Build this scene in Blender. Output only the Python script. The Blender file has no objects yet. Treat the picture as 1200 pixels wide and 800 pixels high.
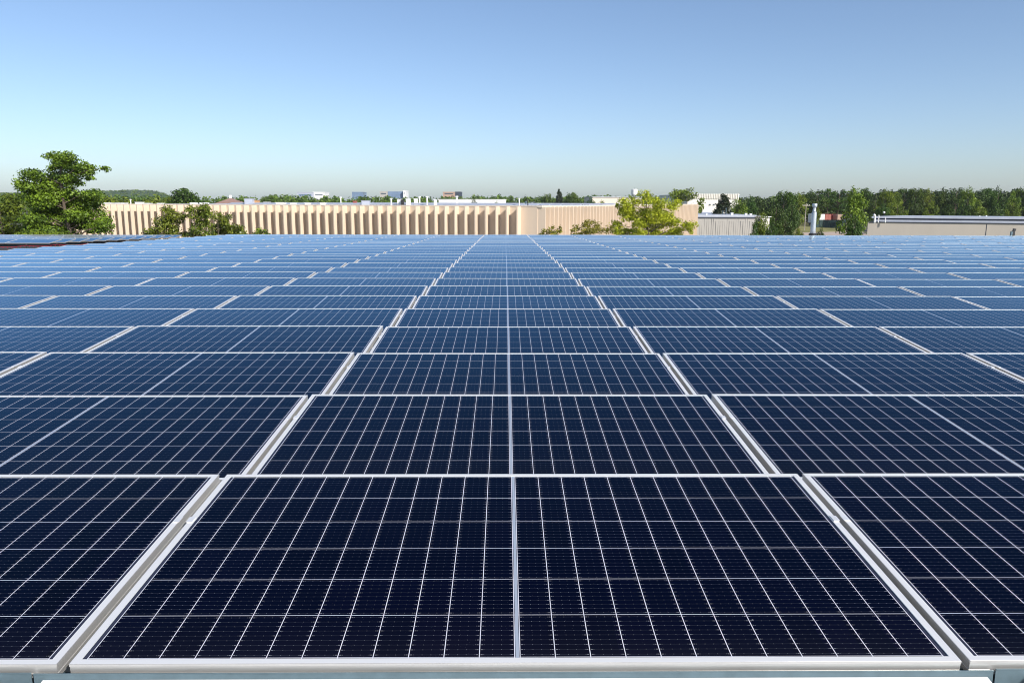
import bpy, bmesh, math, random
import numpy as np
from mathutils import Vector, Matrix
R = math.radians
scn = bpy.context.scene
col = scn.collection

# ------------------------------------------------------------------ camera, world, sun
SLOPE = R(1.04)                       # the roof falls gently away from the camera
ROOF_M = Matrix.Translation((0, 0, 7.60)) @ Matrix.Rotation(-SLOPE, 4, 'X')   # array frame: origin on the front edge
F_PX = 893.4                          # focal length in pixels of a 1200 px wide picture
def cam_axes():
    p, y, r = 0.16344, -0.009218, 0.001994
    cy, sy, cp, sp, cr, sr = math.cos(y), math.sin(y), math.cos(p), math.sin(p), math.cos(r), math.sin(r)
    Y = Matrix(((cy, sy, 0), (-sy, cy, 0), (0, 0, 1)))
    P = Matrix(((1, 0, 0), (0, cp, -sp), (0, sp, cp)))
    Q = Matrix(((cr, 0, sr), (0, 1, 0), (-sr, 0, cr)))
    return (Q @ P @ Y) @ ROOF_M.to_3x3().transposed()
AX = cam_axes()
RIGHT, FWD, UP = AX[0].copy(), AX[1].copy(), AX[2].copy()
EYE = ROOF_M @ Vector((-0.0263, -1.5695, 0.9888))
cd = bpy.data.cameras.new('camera'); cam = bpy.data.objects.new('camera', cd); col.objects.link(cam)
cd.sensor_width = 36; cd.lens = F_PX / 1200 * 36; cd.clip_start = 0.05; cd.clip_end = 12000
cam.matrix_world = Matrix(((RIGHT.x, UP.x, -FWD.x, EYE.x), (RIGHT.y, UP.y, -FWD.y, EYE.y),
                           (RIGHT.z, UP.z, -FWD.z, EYE.z), (0, 0, 0, 1)))
scn.camera = cam

SUN_AZ, SUN_EL = R(140), R(35)      # clockwise from +Y: behind the camera, to its right
w = bpy.data.worlds.new('World'); scn.world = w; w.use_nodes = True
nt = w.node_tree; bg = nt.nodes['Background']
sky = nt.nodes.new('ShaderNodeTexSky'); sky.sky_type = 'NISHITA'; sky.sun_disc = False
sky.sun_elevation = SUN_EL; sky.sun_rotation = SUN_AZ
sky.altitude = 0; sky.air_density = 0.74; sky.dust_density = 1.0; sky.ozone_density = 2.4
nt.links.new(sky.outputs[0], bg.inputs[0]); bg.inputs[1].default_value = 0.116
sl = bpy.data.lights.new('sun', 'SUN'); sl.energy = 4.2; sl.angle = R(0.55); sl.color = (1, 0.945, 0.86)
so = bpy.data.objects.new('sun', sl); col.objects.link(so)
sdir = Vector((math.sin(SUN_AZ) * math.cos(SUN_EL), math.cos(SUN_AZ) * math.cos(SUN_EL), math.sin(SUN_EL)))
so.rotation_euler = sdir.to_track_quat('Z', 'Y').to_euler(); so.location = (40, -40, 60)
scn.view_settings.view_transform = 'Standard'; scn.view_settings.look = 'None'
scn.view_settings.exposure = 0.43; scn.view_settings.gamma = 1.0
scn.cycles.max_bounces = 8; scn.cycles.filter_width = 1.0; scn.cycles.volume_bounces = 1

# ------------------------------------------------------------------ helpers
def ray(x, y):
    return RIGHT * ((x - 600) / F_PX) + FWD + UP * ((400 - y) / F_PX)
def at(x, y, D):                      # the point seen at pixel (x, y), D metres ahead (world Y)
    d = ray(x, y); return EYE + d * (D / d.y)
def on_ground(x, y, z=0.0):
    d = ray(x, y); return EYE + d * ((z - EYE.z) / d.z)
HORIZON = 236.0
def px(D): return D / F_PX            # metres per pixel at distance D

def tag(o, label=None, cat=None, group=None, kind=None):
    if label: o['label'] = label
    if cat: o['category'] = cat
    if group: o['group'] = group
    if kind: o['kind'] = kind
    return o
def empty(name, loc=(0, 0, 0), rz=0, M=None):
    o = bpy.data.objects.new(name, None); col.objects.link(o); o.empty_display_size = 0.2
    if M is not None: o.matrix_world = M
    else: o.location = loc; o.rotation_euler = (0, 0, rz)
    return o
class MB:
    def __init__(self): self.v = []; self.f = []; self.m = []; self.smooth = False
    def add(self, vs, fs, mi=0):
        n = len(self.v); self.v += [tuple(v) for v in vs]; self.f += [tuple(n + i for i in f) for f in fs]; self.m += [mi] * len(fs)
    def box(self, x0, x1, y0, y1, z0, z1, mi=0, M=None):
        vs = [Vector(p) for p in ((x0, y0, z0), (x1, y0, z0), (x1, y1, z0), (x0, y1, z0), (x0, y0, z1), (x1, y0, z1), (x1, y1, z1), (x0, y1, z1))]
        if M is not None: vs = [M @ p for p in vs]
        self.add(vs, [(0, 3, 2, 1), (4, 5, 6, 7), (0, 1, 5, 4), (1, 2, 6, 5), (2, 3, 7, 6), (3, 0, 4, 7)], mi); return self
    def tube(self, p0, p1, r0, r1=None, n=8, cap=True, mi=0):
        p0, p1 = Vector(p0), Vector(p1); r1 = r0 if r1 is None else r1
        d = (p1 - p0); q = d.to_track_quat('Z', 'Y'); vs = []
        for P, r in ((p0, r0), (p1, r1)):
            for k in range(n):
                a = 2 * math.pi * k / n; vs.append(P + q @ Vector((r * math.cos(a), r * math.sin(a), 0)))
        fs = [(k, (k + 1) % n, n + (k + 1) % n, n + k) for k in range(n)]
        if cap: fs += [tuple(range(n - 1, -1, -1)), tuple(range(n, 2 * n))]
        self.add(vs, fs, mi); return self
    def lathe(self, prof, n=20, c=(0, 0, 0), mi=0):
        vs = []; cx, cy, cz = c
        for r, z in prof:
            for k in range(n):
                a = 2 * math.pi * k / n; vs.append((cx + r * math.cos(a), cy + r * math.sin(a), cz + z))
        fs = []
        for j in range(len(prof) - 1):
            for k in range(n): fs.append((j * n + k, j * n + (k + 1) % n, (j + 1) * n + (k + 1) % n, (j + 1) * n + k))
        fs.append(tuple(range(n - 1, -1, -1))); fs.append(tuple((len(prof) - 1) * n + k for k in range(n)))
        self.add(vs, fs, mi); return self
    def mesh(self, name, mats, smooth=False):
        me = bpy.data.meshes.new(name); me.from_pydata(self.v, [], self.f)
        for m in (mats if isinstance(mats, (list, tuple)) else [mats]): me.materials.append(m)
        me.polygons.foreach_set('material_index', self.m)
        if smooth: me.polygons.foreach_set('use_smooth', [True] * len(self.f))
        me.update(); return me
    def build(self, name, mats, parent=None, smooth=False):
        return link(name, self.mesh(name, mats, smooth), parent)
def link(name, me, parent=None):
    o = bpy.data.objects.new(name, me); col.objects.link(o)
    if parent is not None: o.parent = parent
    return o
def bevel(o, wdt, seg=1):
    m = o.modifiers.new('bevel', 'BEVEL'); m.width = wdt; m.segments = seg; m.limit_method = 'ANGLE'; return o

# ------------------------------------------------------------------ materials
class NG:                              # small shorthand for node trees
    def __init__(self, name):
        self.mat = bpy.data.materials.new(name); self.mat.use_nodes = True
        self.t = self.mat.node_tree; self.bsdf = self.t.nodes['Principled BSDF']; self.out = self.t.nodes['Material Output']
    def n(self, typ, **kw):
        k = self.t.nodes.new(typ)
        for a, b in kw.items(): setattr(k, a, b)
        return k
    def put(self, sock, val):
        if hasattr(val, 'is_output') or isinstance(val, bpy.types.NodeSocket): self.t.links.new(val, sock)
        else: sock.default_value = val
    def m(self, op, a, b=0.0, c=0.0):
        k = self.n('ShaderNodeMath', operation=op); self.put(k.inputs[0], a); self.put(k.inputs[1], b)
        if op in ('MULTIPLY_ADD', 'WRAP', 'COMPARE'): self.put(k.inputs[2], c)
        return k.outputs[0]
    def mix(self, f, a, b, blend='MIX'):
        k = self.n('ShaderNodeMix', data_type='RGBA', blend_type=blend); self.put(k.inputs[0], f)
        self.put(k.inputs[6], a); self.put(k.inputs[7], b); return k.outputs[2]
    def noise(self, scale, detail=4, rough=0.55, vec=None, dim='3D'):
        k = self.n('ShaderNodeTexNoise', noise_dimensions=dim); k.inputs['Scale'].default_value = scale
        k.inputs['Detail'].default_value = detail; k.inputs['Roughness'].default_value = rough
        if vec is not None: self.t.links.new(vec, k.inputs['Vector'])
        return k.outputs[0]
    def ramp(self, fac, stops):
        k = self.n('ShaderNodeValToRGB'); e = k.color_ramp.elements
        while len(e) < len(stops): e.new(0.5)
        for el, (p, c) in zip(e, stops): el.position = p; el.color = c if len(c) == 4 else (*c, 1)
        self.put(k.inputs[0], fac); return k.outputs[0]
    def coord(self, which='Object'):
        return self.n('ShaderNodeTexCoord').outputs[which]
    def bump(self, h, strength=0.3, dist=0.01):
        k = self.n('ShaderNodeBump'); k.inputs['Strength'].default_value = strength; k.inputs['Distance'].default_value = dist
        self.put(k.inputs['Height'], h); self.put(self.bsdf.inputs['Normal'], k.outputs[0])
def c4(c): return (*c, 1.0)
def plain(name, c, rough=0.6, metal=0.0, var=0.15, scale=3.0, bump=0.0, stretch=None):
    g = NG(name); vec = g.coord()
    if stretch:
        mp = g.n('ShaderNodeMapping'); mp.inputs['Scale'].default_value = stretch; g.put(mp.inputs['Vector'], vec); vec = mp.outputs[0]
    n = g.noise(scale, 5, 0.6, vec)
    g.put(g.bsdf.inputs['Base Color'], g.ramp(n, [(0.25, [x * (1 - var) for x in c]), (0.75, [min(1, x * (1 + var)) for x in c])]))
    g.bsdf.inputs['Roughness'].default_value = rough; g.bsdf.inputs['Metallic'].default_value = metal
    if bump: g.bump(n, bump)
    return g.mat

def cell_material():
    g = NG('solar_cells'); m = g.m
    uv = g.n('ShaderNodeUVMap').outputs[0]
    sp = g.n('ShaderNodeSeparateXYZ'); g.put(sp.inputs[0], uv); u, v = sp.outputs[0], sp.outputs[1]
    PC, PR = 0.0804, 0.1593
    du = m('ABSOLUTE', m('SUBTRACT', u, 1.0))
    t = m('DIVIDE', m('SUBTRACT', du, 0.0062), PC); r = m('DIVIDE', m('SUBTRACT', v, 0.0222), PR)
    def near(x, pitch): return m('MULTIPLY', m('ABSOLUTE', m('SUBTRACT', x, m('ROUND', x))), pitch)    # metres to the nearest grid line
    dv, dr = near(t, PC), near(r, PR)
    line = m('MAXIMUM', m('LESS_THAN', dv, 0.00098), m('LESS_THAN', dr, 0.0008))
    wd = m('MULTIPLY', m('ABSOLUTE', m('SUBTRACT', m('FRACT', m('MULTIPLY', r, 9.0)), 0.5)), PR / 9)      # metres to a busbar wire
    wire = m('LESS_THAN', wd, 0.00042)
    pad = m('MULTIPLY', m('LESS_THAN', wd, 0.0009), m('LESS_THAN', m('ABSOLUTE', m('SUBTRACT', dv, 0.0050)), 0.0022))
    pad2 = m('MULTIPLY', m('LESS_THAN', wd, 0.0008), m('LESS_THAN', m('ABSOLUTE', m('SUBTRACT', m('FRACT', m('MULTIPLY', t, 4.0)), 0.5)), 0.035))
    # one tone per cell
    cv = g.n('ShaderNodeCombineXYZ'); g.put(cv.inputs[0], m('FLOOR', m('DIVIDE', m('SUBTRACT', u, 0.028), PC))); g.put(cv.inputs[1], m('FLOOR', r))
    oi = g.n('ShaderNodeObjectInfo'); g.put(cv.inputs[2], m('MULTIPLY', oi.outputs['Random'], 91.0))
    wn = g.n('ShaderNodeTexWhiteNoise', noise_dimensions='3D'); g.put(wn.inputs['Vector'], cv.outputs[0])
    cell = g.ramp(wn.outputs['Value'], [(0.0, (0.0003, 0.0007, 0.0050)), (0.55, (0.0004, 0.0010, 0.0075)), (1.0, (0.0009, 0.0010, 0.0085))])
    ptone = g.mix(m('MULTIPLY', oi.outputs['Random'], 0.6), cell, (0.0004, 0.0014, 0.0100, 1))
    c = g.mix(m('MULTIPLY', wire, 0.55), ptone, (0.045, 0.05, 0.07, 1))
    c = g.mix(m('MULTIPLY', pad2, 0.45), c, (0.35, 0.36, 0.40, 1))
    c = g.mix(m('MULTIPLY', pad, 0.5), c, (0.42, 0.42, 0.47, 1))
    c = g.mix(line, c, (0.60, 0.61, 0.69, 1))
    mid = m('LESS_THAN', du, 0.0040); c = g.mix(mid, c, (0.30, 0.35, 0.43, 1))
    edge = m('GREATER_THAN', du, 0.9725); c = g.mix(edge, c, (0.03, 0.035, 0.06, 1))
    # thin film of dust, a little thicker along the low front edge where rain leaves it
    du_n = g.noise(5.0, 6, 0.65, g.coord('Object'))
    low = m('POWER', m('SUBTRACT', 1.0, v), 10.0)
    dust = m('MULTIPLY', m('ADD', m('MULTIPLY', du_n, 0.0016), m('MULTIPLY', low, 0.012)), 1.0)
    c = g.mix(dust, c, (0.45, 0.42, 0.38, 1))
    vo = g.n('ShaderNodeTexVoronoi'); vo.inputs['Scale'].default_value = 5.0; g.put(vo.inputs['Vector'], g.coord('Object'))
    sel = g.n('ShaderNodeSeparateColor'); g.put(sel.inputs[0], vo.outputs['Color'])
    spot = m('MULTIPLY', m('LESS_THAN', vo.outputs['Distance'], m('MULTIPLY', sel.outputs[1], 0.024)), m('GREATER_THAN', sel.outputs[0], 0.88))
    c = g.mix(m('MULTIPLY', spot, 0.6), c, (0.42, 0.42, 0.45, 1))
    b = g.bsdf; g.put(b.inputs['Base Color'], c)
    g.put(b.inputs['Roughness'], m('ADD', 0.05, m('MULTIPLY', du_n, 0.08)))
    # anti-reflection coated glass: a weak, blue-tinted mirror that gains strength towards grazing view
    b.inputs['Specular IOR Level'].default_value = 0.0
    fr_ = g.n('ShaderNodeFresnel'); fr_.inputs['IOR'].default_value = 1.19
    gl = g.n('ShaderNodeBsdfGlossy'); g.put(gl.inputs['Color'], g.mix(m('MULTIPLY', fr_.outputs[0], 1.6), (0.28, 0.69, 1.0, 1), (0.86, 0.97, 1.0, 1)))
    g.put(gl.inputs['Roughness'], m('ADD', 0.07, m('MULTIPLY', du_n, 0.08)))
    fr = g.n('ShaderNodeFresnel'); fr.inputs['IOR'].default_value = 1.19
    mx = g.n('ShaderNodeMixShader'); g.put(mx.inputs[0], m('MINIMUM', m('MULTIPLY', m('POWER', fr.outputs[0], 1.4), 2.6), 0.92))
    g.t.links.new(b.outputs[0], mx.inputs[1]); g.t.links.new(gl.outputs[0], mx.inputs[2]); g.t.links.new(mx.outputs[0], g.out.inputs[0])
    return g.mat

def leaf_material(name, dark, light, trans=0.25, rough=0.55):
    g = NG(name); b = g.bsdf
    rnd = g.n('ShaderNodeNewGeometry').outputs['Random Per Island']
    tint = g.n('ShaderNodeAttribute', attribute_name='tint').outputs['Fac']
    k = g.m('ADD', g.m('MULTIPLY', rnd, 0.5), g.m('MULTIPLY', tint, 0.5))
    c = g.ramp(k, [(0.1, dark), (0.5, [(a + d) / 2 for a, d in zip(dark, light)]), (0.9, light)])
    oi = g.n('ShaderNodeObjectInfo')
    hs = g.n('ShaderNodeHueSaturation'); g.put(hs.inputs['Color'], c)
    g.put(hs.inputs['Hue'], g.m('ADD', 0.485, g.m('MULTIPLY', oi.outputs['Random'], 0.03)))
    g.put(hs.inputs['Value'], g.m('ADD', 0.85, g.m('MULTIPLY', oi.outputs['Random'], 0.3)))
    g.put(b.inputs['Base Color'], hs.outputs[0]); b.inputs['Roughness'].default_value = rough
    b.inputs['Specular IOR Level'].default_value = 0.35
    tr = g.n('ShaderNodeBsdfTranslucent'); g.put(tr.inputs['Color'], hs.outputs[0])
    mx = g.n('ShaderNodeMixShader'); mx.inputs[0].default_value = trans
    g.t.links.new(b.outputs[0], mx.inputs[1]); g.t.links.new(tr.outputs[0], mx.inputs[2]); g.t.links.new(mx.outputs[0], g.out.inputs[0])
    return g.mat

M = {}
M['cells'] = cell_material()
M['frame'] = plain('anodised_aluminium', (0.77, 0.77, 0.765), 0.45, 0.3, 0.03, 40, stretch=(0.2, 8, 8))
M['side'] = plain('anodised_aluminium_shaded', (0.63, 0.62, 0.60), 0.4, 0.68, 0.10, 30, stretch=(0.3, 6, 6))  # same anodised frame; darker copy puts the upright faces' shade into colour
M['clamp'] = plain('clamp_aluminium', (0.80, 0.80, 0.80), 0.35, 0.4, 0.03, 30)
M['galv'] = plain('galvanised_steel', (0.13, 0.19, 0.22), 0.5, 0.5, 0.14, 25)
M['flue'] = plain('bright_galvanised_steel', (0.46, 0.50, 0.54), 0.4, 0.45, 0.12, 9)
M['traywhite'] = plain('white_coated_steel', (0.60, 0.61, 0.62), 0.5, 0.0, 0.05, 6)
M['membrane'] = plain('white_roof_membrane', (0.66, 0.66, 0.64), 0.8, 0.0, 0.10, 0.8, 0.05)
M['black_membrane'] = plain('black_roof_membrane', (0.03, 0.03, 0.032), 0.85, 0.0, 0.25, 1.2)
M['black'] = plain('black_metal', (0.02, 0.02, 0.022), 0.5, 0.0, 0.2, 5)
M['concrete'] = plain('pale_concrete', (0.40, 0.38, 0.35), 0.85, 0.0, 0.12, 0.9, 0.1)
M['beige'] = plain('beige_precast_concrete', (0.68, 0.555, 0.43), 0.85, 0.0, 0.07, 0.6, 0.05, (1, 1, 0.25))
M['coping'] = plain('cream_coping', (0.72, 0.64, 0.54), 0.6, 0.0, 0.05, 1)
M['roofgrey'] = plain('pale_blue_grey_roofing', (0.50, 0.51, 0.55), 0.7, 0.0, 0.12, 0.3)
M['greywall'] = plain('grey_beige_wall', (0.41, 0.39, 0.36), 0.85, 0.0, 0.08, 0.5, 0.05, (1, 1, 0.2))
M['palewall'] = plain('pale_beige_wall', (0.50, 0.45, 0.385), 0.85, 0.0, 0.07, 0.5, 0.05, (1, 1, 0.3))
M['white'] = plain('white_paint', (0.78, 0.78, 0.77), 0.5, 0.0, 0.05, 2)
M['cream'] = plain('cream_wall', (0.82, 0.79, 0.72), 0.8, 0.0, 0.04, 0.5)
M['bluemetal'] = plain('blue_grey_metal', (0.46, 0.49, 0.56), 0.5, 0.2, 0.10, 1.5)
M['darkband'] = plain('dark_blue_recess', (0.035, 0.045, 0.07), 0.6, 0.0, 0.2, 1)
M['glass'] = plain('dark_window_glass', (0.05, 0.07, 0.10), 0.15, 0.0, 0.2, 0.5)
M['blueglass'] = plain('blue_window_glass', (0.17, 0.24, 0.36), 0.2, 0.0, 0.2, 0.3)
M['brick'] = plain('brick_wall', (0.42, 0.29, 0.23), 0.85, 0.0, 0.12, 1.2)
M['rooftile'] = plain('reddish_roof_tile', (0.27, 0.17, 0.14), 0.8, 0.0, 0.12, 1.5)
M['red'] = plain('red_paint', (0.26, 0.03, 0.04), 0.45, 0.0, 0.12, 2)
M['redbrown'] = plain('faded_red_paint', (0.32, 0.10, 0.08), 0.6, 0.0, 0.18, 2)
M['greenmesh'] = plain('dark_green_fence_mesh', (0.02, 0.05, 0.05), 0.7, 0.0, 0.25, 3)
M['teal'] = plain('teal_paint', (0.10, 0.32, 0.36), 0.5, 0.0, 0.15, 2)
M['orange'] = plain('orange_tan_paint', (0.50, 0.28, 0.14), 0.6, 0.0, 0.1, 2)
M['bark'] = plain('bark', (0.11, 0.085, 0.06), 0.9, 0.0, 0.3, 4, 0.3, (1, 1, 0.3))
M['wood'] = plain('grey_weathered_wood', (0.35, 0.31, 0.26), 0.85, 0.0, 0.2, 4)
M['tyre'] = plain('tyre_rubber', (0.02, 0.02, 0.02), 0.8)
M['leaf_pine'] = leaf_material('pine_needles', (0.022, 0.05, 0.004), (0.19, 0.275, 0.018), .12)
M['leaf_magnolia'] = leaf_material('glossy_leaves', (0.025, 0.055, 0.005), (0.23, 0.28, 0.03), 0.12, 0.38)
M['leaf_bright'] = leaf_material('bright_leaves', (0.17, 0.22, 0.008), (0.56, 0.58, 0.03), 0.25)
M['leaf_shrub'] = leaf_material('shrub_leaves', (0.17, 0.20, 0.02), (0.40, 0.38, 0.06), 0.3)
M['leaf_wood'] = leaf_material('woodland_leaves', (0.010, 0.029, 0.002), (0.075, 0.14, 0.009), 0.1)
M['leaf_shade'] = leaf_material('shaded_pinewood_needles', (0.010, 0.026, 0.004), (0.055, 0.095, 0.010), 0.1)  # dark pinewood, with the shade of gaps between front trees put into the colour
M['leaf_mid'] = leaf_material('mid_green_leaves', (0.05, 0.09, 0.008), (0.22, 0.29, 0.02), 0.2)
M['leaf_dark'] = leaf_material('dark_conifer_needles', (0.008, 0.016, 0.006), (0.035, 0.05, 0.015), 0.1)
M['leaf_far'] = leaf_material('distant_leaves', (0.045, 0.10, 0.014), (0.15, 0.23, 0.03), 0.2)
def ground_material():
    g = NG('ground'); v = g.coord()
    a = g.ramp(g.noise(0.02, 5, 0.6, v), [(0.42, (0.075, 0.095, 0.03)), (0.5, (0.13, 0.13, 0.05)), (0.56, (0.12, 0.115, 0.105))])
    g.put(g.bsdf.inputs['Base Color'], g.mix(g.m('MULTIPLY', g.noise(0.6, 6, 0.7, v), 0.5), a, (0.06, 0.06, 0.035, 1)))
    g.bsdf.inputs['Roughness'].default_value = 0.95; return g.mat
M['ground'] = ground_material()
M['lawn'] = plain('dry_lawn', (0.20, 0.19, 0.055), 0.95, 0.0, 0.35, 0.12)
M['path'] = plain('pinkish_path', (0.42, 0.33, 0.27), 0.9, 0.0, 0.1, 0.3)

# ------------------------------------------------------------------ ground
def sheet(name, pts, z, mat):
    b = MB(); b.add([(p[0], p[1], z) for p in pts], [tuple(range(len(pts)))]); o = b.build(name, mat); return tag(o, kind='structure')
sheet('ground', [(-3000, -300), (3000, -300), (3000, 3000), (-3000, 3000)], 0.0, M['ground'])
G = [on_ground(*p) for p in ((905, 276), (905, 262), (996, 259.5), (996, 265), (984, 276))]
sheet('lawn', [(p.x, p.y) for p in G], 0.02, M['lawn'])
G = [on_ground(*p) for p in ((940, 276), (940, 272.6), (984, 271.6), (989, 266), (991, 262.5), (995, 262.5), (1004, 268), (1018, 276))]
sheet('path', [(p.x, p.y) for p in G], 0.04, M['path'])

# ------------------------------------------------------------------ the roof that carries the array
PITCH, CW, TILT = 1.20850, 2.025, 0.093530
NROW, CMIN, CMAX = 29, -6, 12
hb = empty('flat_roofed_building', M=ROOF_M)
tag(hb, 'flat white-roofed building that carries the large solar array', 'building')
b = MB(); b.box(-13.9, 32, -8, NROW * PITCH + 1.2, -0.40, -0.137); b.build('roof', M['membrane'], hb)
b = MB(); b.box(-13.8, 31.9, -7.9, NROW * PITCH + 1.1, -7.5, -0.402); b.build('wall', M['concrete'], hb)

# ------------------------------------------------------------------ one solar panel: frame, glass, two clamps
def panel_meshes():
    f = MB(); W, D, H, fx, fy = 1.0, 1.0, 0.035, 0.018, 0.0165
    O = [(-W, 0), (W, 0), (W, D), (-W, D)]; I = [(-W + fx, fy), (W - fx, fy), (W - fx, D - fy), (-W + fx, D - fy)]
    vs = [(x, y, 0) for x, y in O] + [(x, y, 0) for x, y in I] + [(x, y, -H) for x, y in O] + [(x, y, -0.006) for x, y in I]
    fs = []
    for k in range(4):
        j = (k + 1) % 4
        fs += [(k, j, 4 + j, 4 + k), (4 + k, 4 + j, 12 + j, 12 + k)]
    f.add(vs, fs)
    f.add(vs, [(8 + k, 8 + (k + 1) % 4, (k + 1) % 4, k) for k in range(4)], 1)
    # groove round the outside of the frame profile
    for (x0, x1, y0, y1) in ((-W, W, -0.0012, 0.0), (W, W + 0.0012, 0, D), (-W - 0.0012, -W, 0, D), (-W, W, D, D + 0.0012)):
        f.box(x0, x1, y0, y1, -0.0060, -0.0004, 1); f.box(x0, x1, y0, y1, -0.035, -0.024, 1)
    f.box(-W + 0.004, W - 0.004, 0.004, D - 0.004, -0.034, -0.030)           # backsheet side
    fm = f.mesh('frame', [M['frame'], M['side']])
    def glass(z=-0.0025):
        me = bpy.data.meshes.new('glass_face')
        me.from_pydata([(x, y, z) for x, y in I], [], [(0, 1, 2, 3)])
        l = me.uv_layers.new(name='UVMap')
        for i, (x, y) in enumerate(I): l.data[i].uv = (x + 1, y)
        me.materials.append(M['cells']); return me
    c = MB(); c.box(0.9850, 1.0042, 0.652, 0.684, 0.0006, 0.0026)
    d = MB(); d.box(-1.0042, -0.9850, 0.652, 0.684, 0.0006, 0.0026)
    return fm, glass(), c.mesh('clamp', M['clamp']), d.mesh('clamp', M['clamp'])
FRAME, GLASS, CLAMP_R, CLAMP_L = panel_meshes()

ORD = ['', 'first', 'second', 'third', 'fourth', 'fifth', 'sixth', 'seventh', 'eighth', 'ninth', 'tenth', 'eleventh', 'twelfth',
       'thirteenth', 'fourteenth', 'fifteenth', 'sixteenth', 'seventeenth', 'eighteenth', 'nineteenth', 'twentieth', 'twenty-first',
       'twenty-second', 'twenty-third', 'twenty-fourth', 'twenty-fifth', 'twenty-sixth', 'twenty-seventh', 'twenty-eighth', 'twenty-ninth', 'thirtieth']
def project(P):
    d = P - EYE; z = d.dot(FWD)
    if z < 0.1: return None
    return 600 + F_PX * d.dot(RIGHT) / z, 400 - F_PX * d.dot(UP) / z
def panel_area(Mx):
    pts = []
    for x in (-1, 1):
        for y in (0, 1):
            p = project(Mx @ Vector((x, y, 0)))
            if p is None: return 0
            pts.append(p)
    xs = [min(1200, max(0, p[0])) for p in pts]; ys = [min(800, max(0, p[1])) for p in pts]
    return (max(xs) - min(xs)) * (max(ys) - min(ys))
def jitter(r, seed):
    q = random.Random(seed); return Matrix.Translation((q.uniform(-.003, .003), 0, q.uniform(-.0025, .0025))) @ Matrix.Rotation(q.uniform(-.0012, .0012), 4, 'Y') @ Matrix.Rotation(q.uniform(-.004, .004) if r else 0, 4, 'X')
spots = []
for r in range(NROW):
    for k in range(CMIN, CMAX + 1):
        Mx = ROOF_M @ Matrix.Translation((k * CW, r * PITCH, 0)) @ jitter(r, r * 100 + k) @ Matrix.Rotation(TILT, 4, 'X')
        if k == 0: side = 'centre column'
        else: side = ORD[abs(k)] + ' column ' + ('left' if k < 0 else 'right') + ' of centre'
        tone = 'near-black' if r == 0 else 'dark navy' if r < 3 else 'blue' if r < 10 else 'pale blue'
        lab = '%s solar panel in the %s row from the front, %s' % (tone, ORD[r + 1], side)
        spots.append((panel_area(Mx), Mx, lab, 'solar panels of the large roof array', r))
# a second array on the lower roof beyond the left edge
LOW_M = Matrix.Translation((0, 0, EYE.z - 1.97 + 36 * 0.028)) @ Matrix.Rotation(-R(1.6), 4, 'X')
LX, LY, LROW = -20.6, 33.3, 12
for r in range(LROW):
    for k in range(8):
        Mx = LOW_M @ Matrix.Translation((LX - 1 - k * CW, LY + r * PITCH, 0)) @ Matrix.Rotation(TILT + 0.05, 4, 'X')
        lab = 'blue-grey solar panel on the lower left roof, %s row from front, %s from right edge' % (ORD[r + 1], ORD[k + 1])
        spots.append((panel_area(Mx) * 0.9, Mx, lab, 'solar panels on the lower left roof', 20))
spots.sort(key=lambda s: -s[0])
proto = None
for i, (a, Mx, lab, grp, r) in enumerate(spots[:300]):
    if a <= 0: break
    t = empty('solar_panel', M=Mx); tag(t, lab, 'solar panel', grp)
    link('frame', FRAME, t); link('glass_face', GLASS, t)
    if r < 12: link('clamp', CLAMP_R, t); link('clamp', CLAMP_L, t)
# the farthest, smallest panels in one object
rest = spots[300:]
def joined(name, me_list, mats):
    vs, fs, mi, uvs = [], [], [], []
    for Mx in [s[1] for s in rest]:
        for src, k in me_list:
            n = len(vs); vs += [tuple(Mx @ v.co) for v in src.vertices]
            for p in src.polygons:
                fs.append(tuple(n + i for i in p.vertices)); mi.append(2 if k == 0 and p.material_index else k)
                uvs += [(src.vertices[i].co.x + 1, src.vertices[i].co.y) for i in p.vertices]
    me = bpy.data.meshes.new(name); me.from_pydata(vs, [], fs)
    for m_ in mats: me.materials.append(m_)
    me.polygons.foreach_set('material_index', mi)
    l = me.uv_layers.new(name='UVMap'); l.data.foreach_set('uv', [c for q in uvs for c in q]); me.update(); return link(name, me)
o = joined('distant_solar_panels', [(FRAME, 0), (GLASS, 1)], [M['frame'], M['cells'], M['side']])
tag(o, 'farthest pale blue solar panels along the back of the array', 'solar panels', kind='stuff')

# galvanised trays under the front row
def tray(x0, x1, dz, lab, dx0, dx1):
    t = empty('mounting_tray', M=ROOF_M @ Matrix.Translation(((x0 + x1) / 2, 0, dz))); tag(t, lab, 'mounting tray', 'mounting trays under the front row')
    h = (x1 - x0) / 2
    b = MB(); b.box(-h, h, -0.0075, -0.0058, -0.054, -0.0172); b.box(-h, h, -0.0075, 0.05, -0.0555, -0.0542); b.box(-h, h, -0.0095, -0.0077, -0.0192, -0.0168)
    b.build('lip', M['galv'], t)
    b = MB(); c = (x0 + x1) / 2
    y0, z0, y1, z1 = -0.0080, -0.0325, -0.150, -0.115
    vs = [(dx0 - c, y0, z0), (dx1 - c, y0, z0), (dx1 - c + 0.05, y1, z1), (dx0 - c - 0.05, y1, z1)]
    vs += [(x, y, z - 0.002) for x, y, z in vs]
    b.add(vs, [(0, 3, 2, 1), (4, 5, 6, 7), (0, 1, 5, 4), (1, 2, 6, 5), (2, 3, 7, 6), (3, 0, 4, 7)])
    b.build('deflector_sheet', M['traywhite'], t)
    for sx in (-h + 0.015, h - 0.04):
        b = MB(); b.box(sx, sx + 0.025, -0.016, 0.06, -0.1365, -0.056); b.build('foot', M['galv'], t)
tray(-1.075, 1.073, 0, 'galvanised mounting tray with white sheet under the central front panel', -1.055, 1.06)
tray(1.078, 3.20, 0.0035, 'galvanised mounting tray under the right front panel', 1.15, 3.1)
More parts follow.
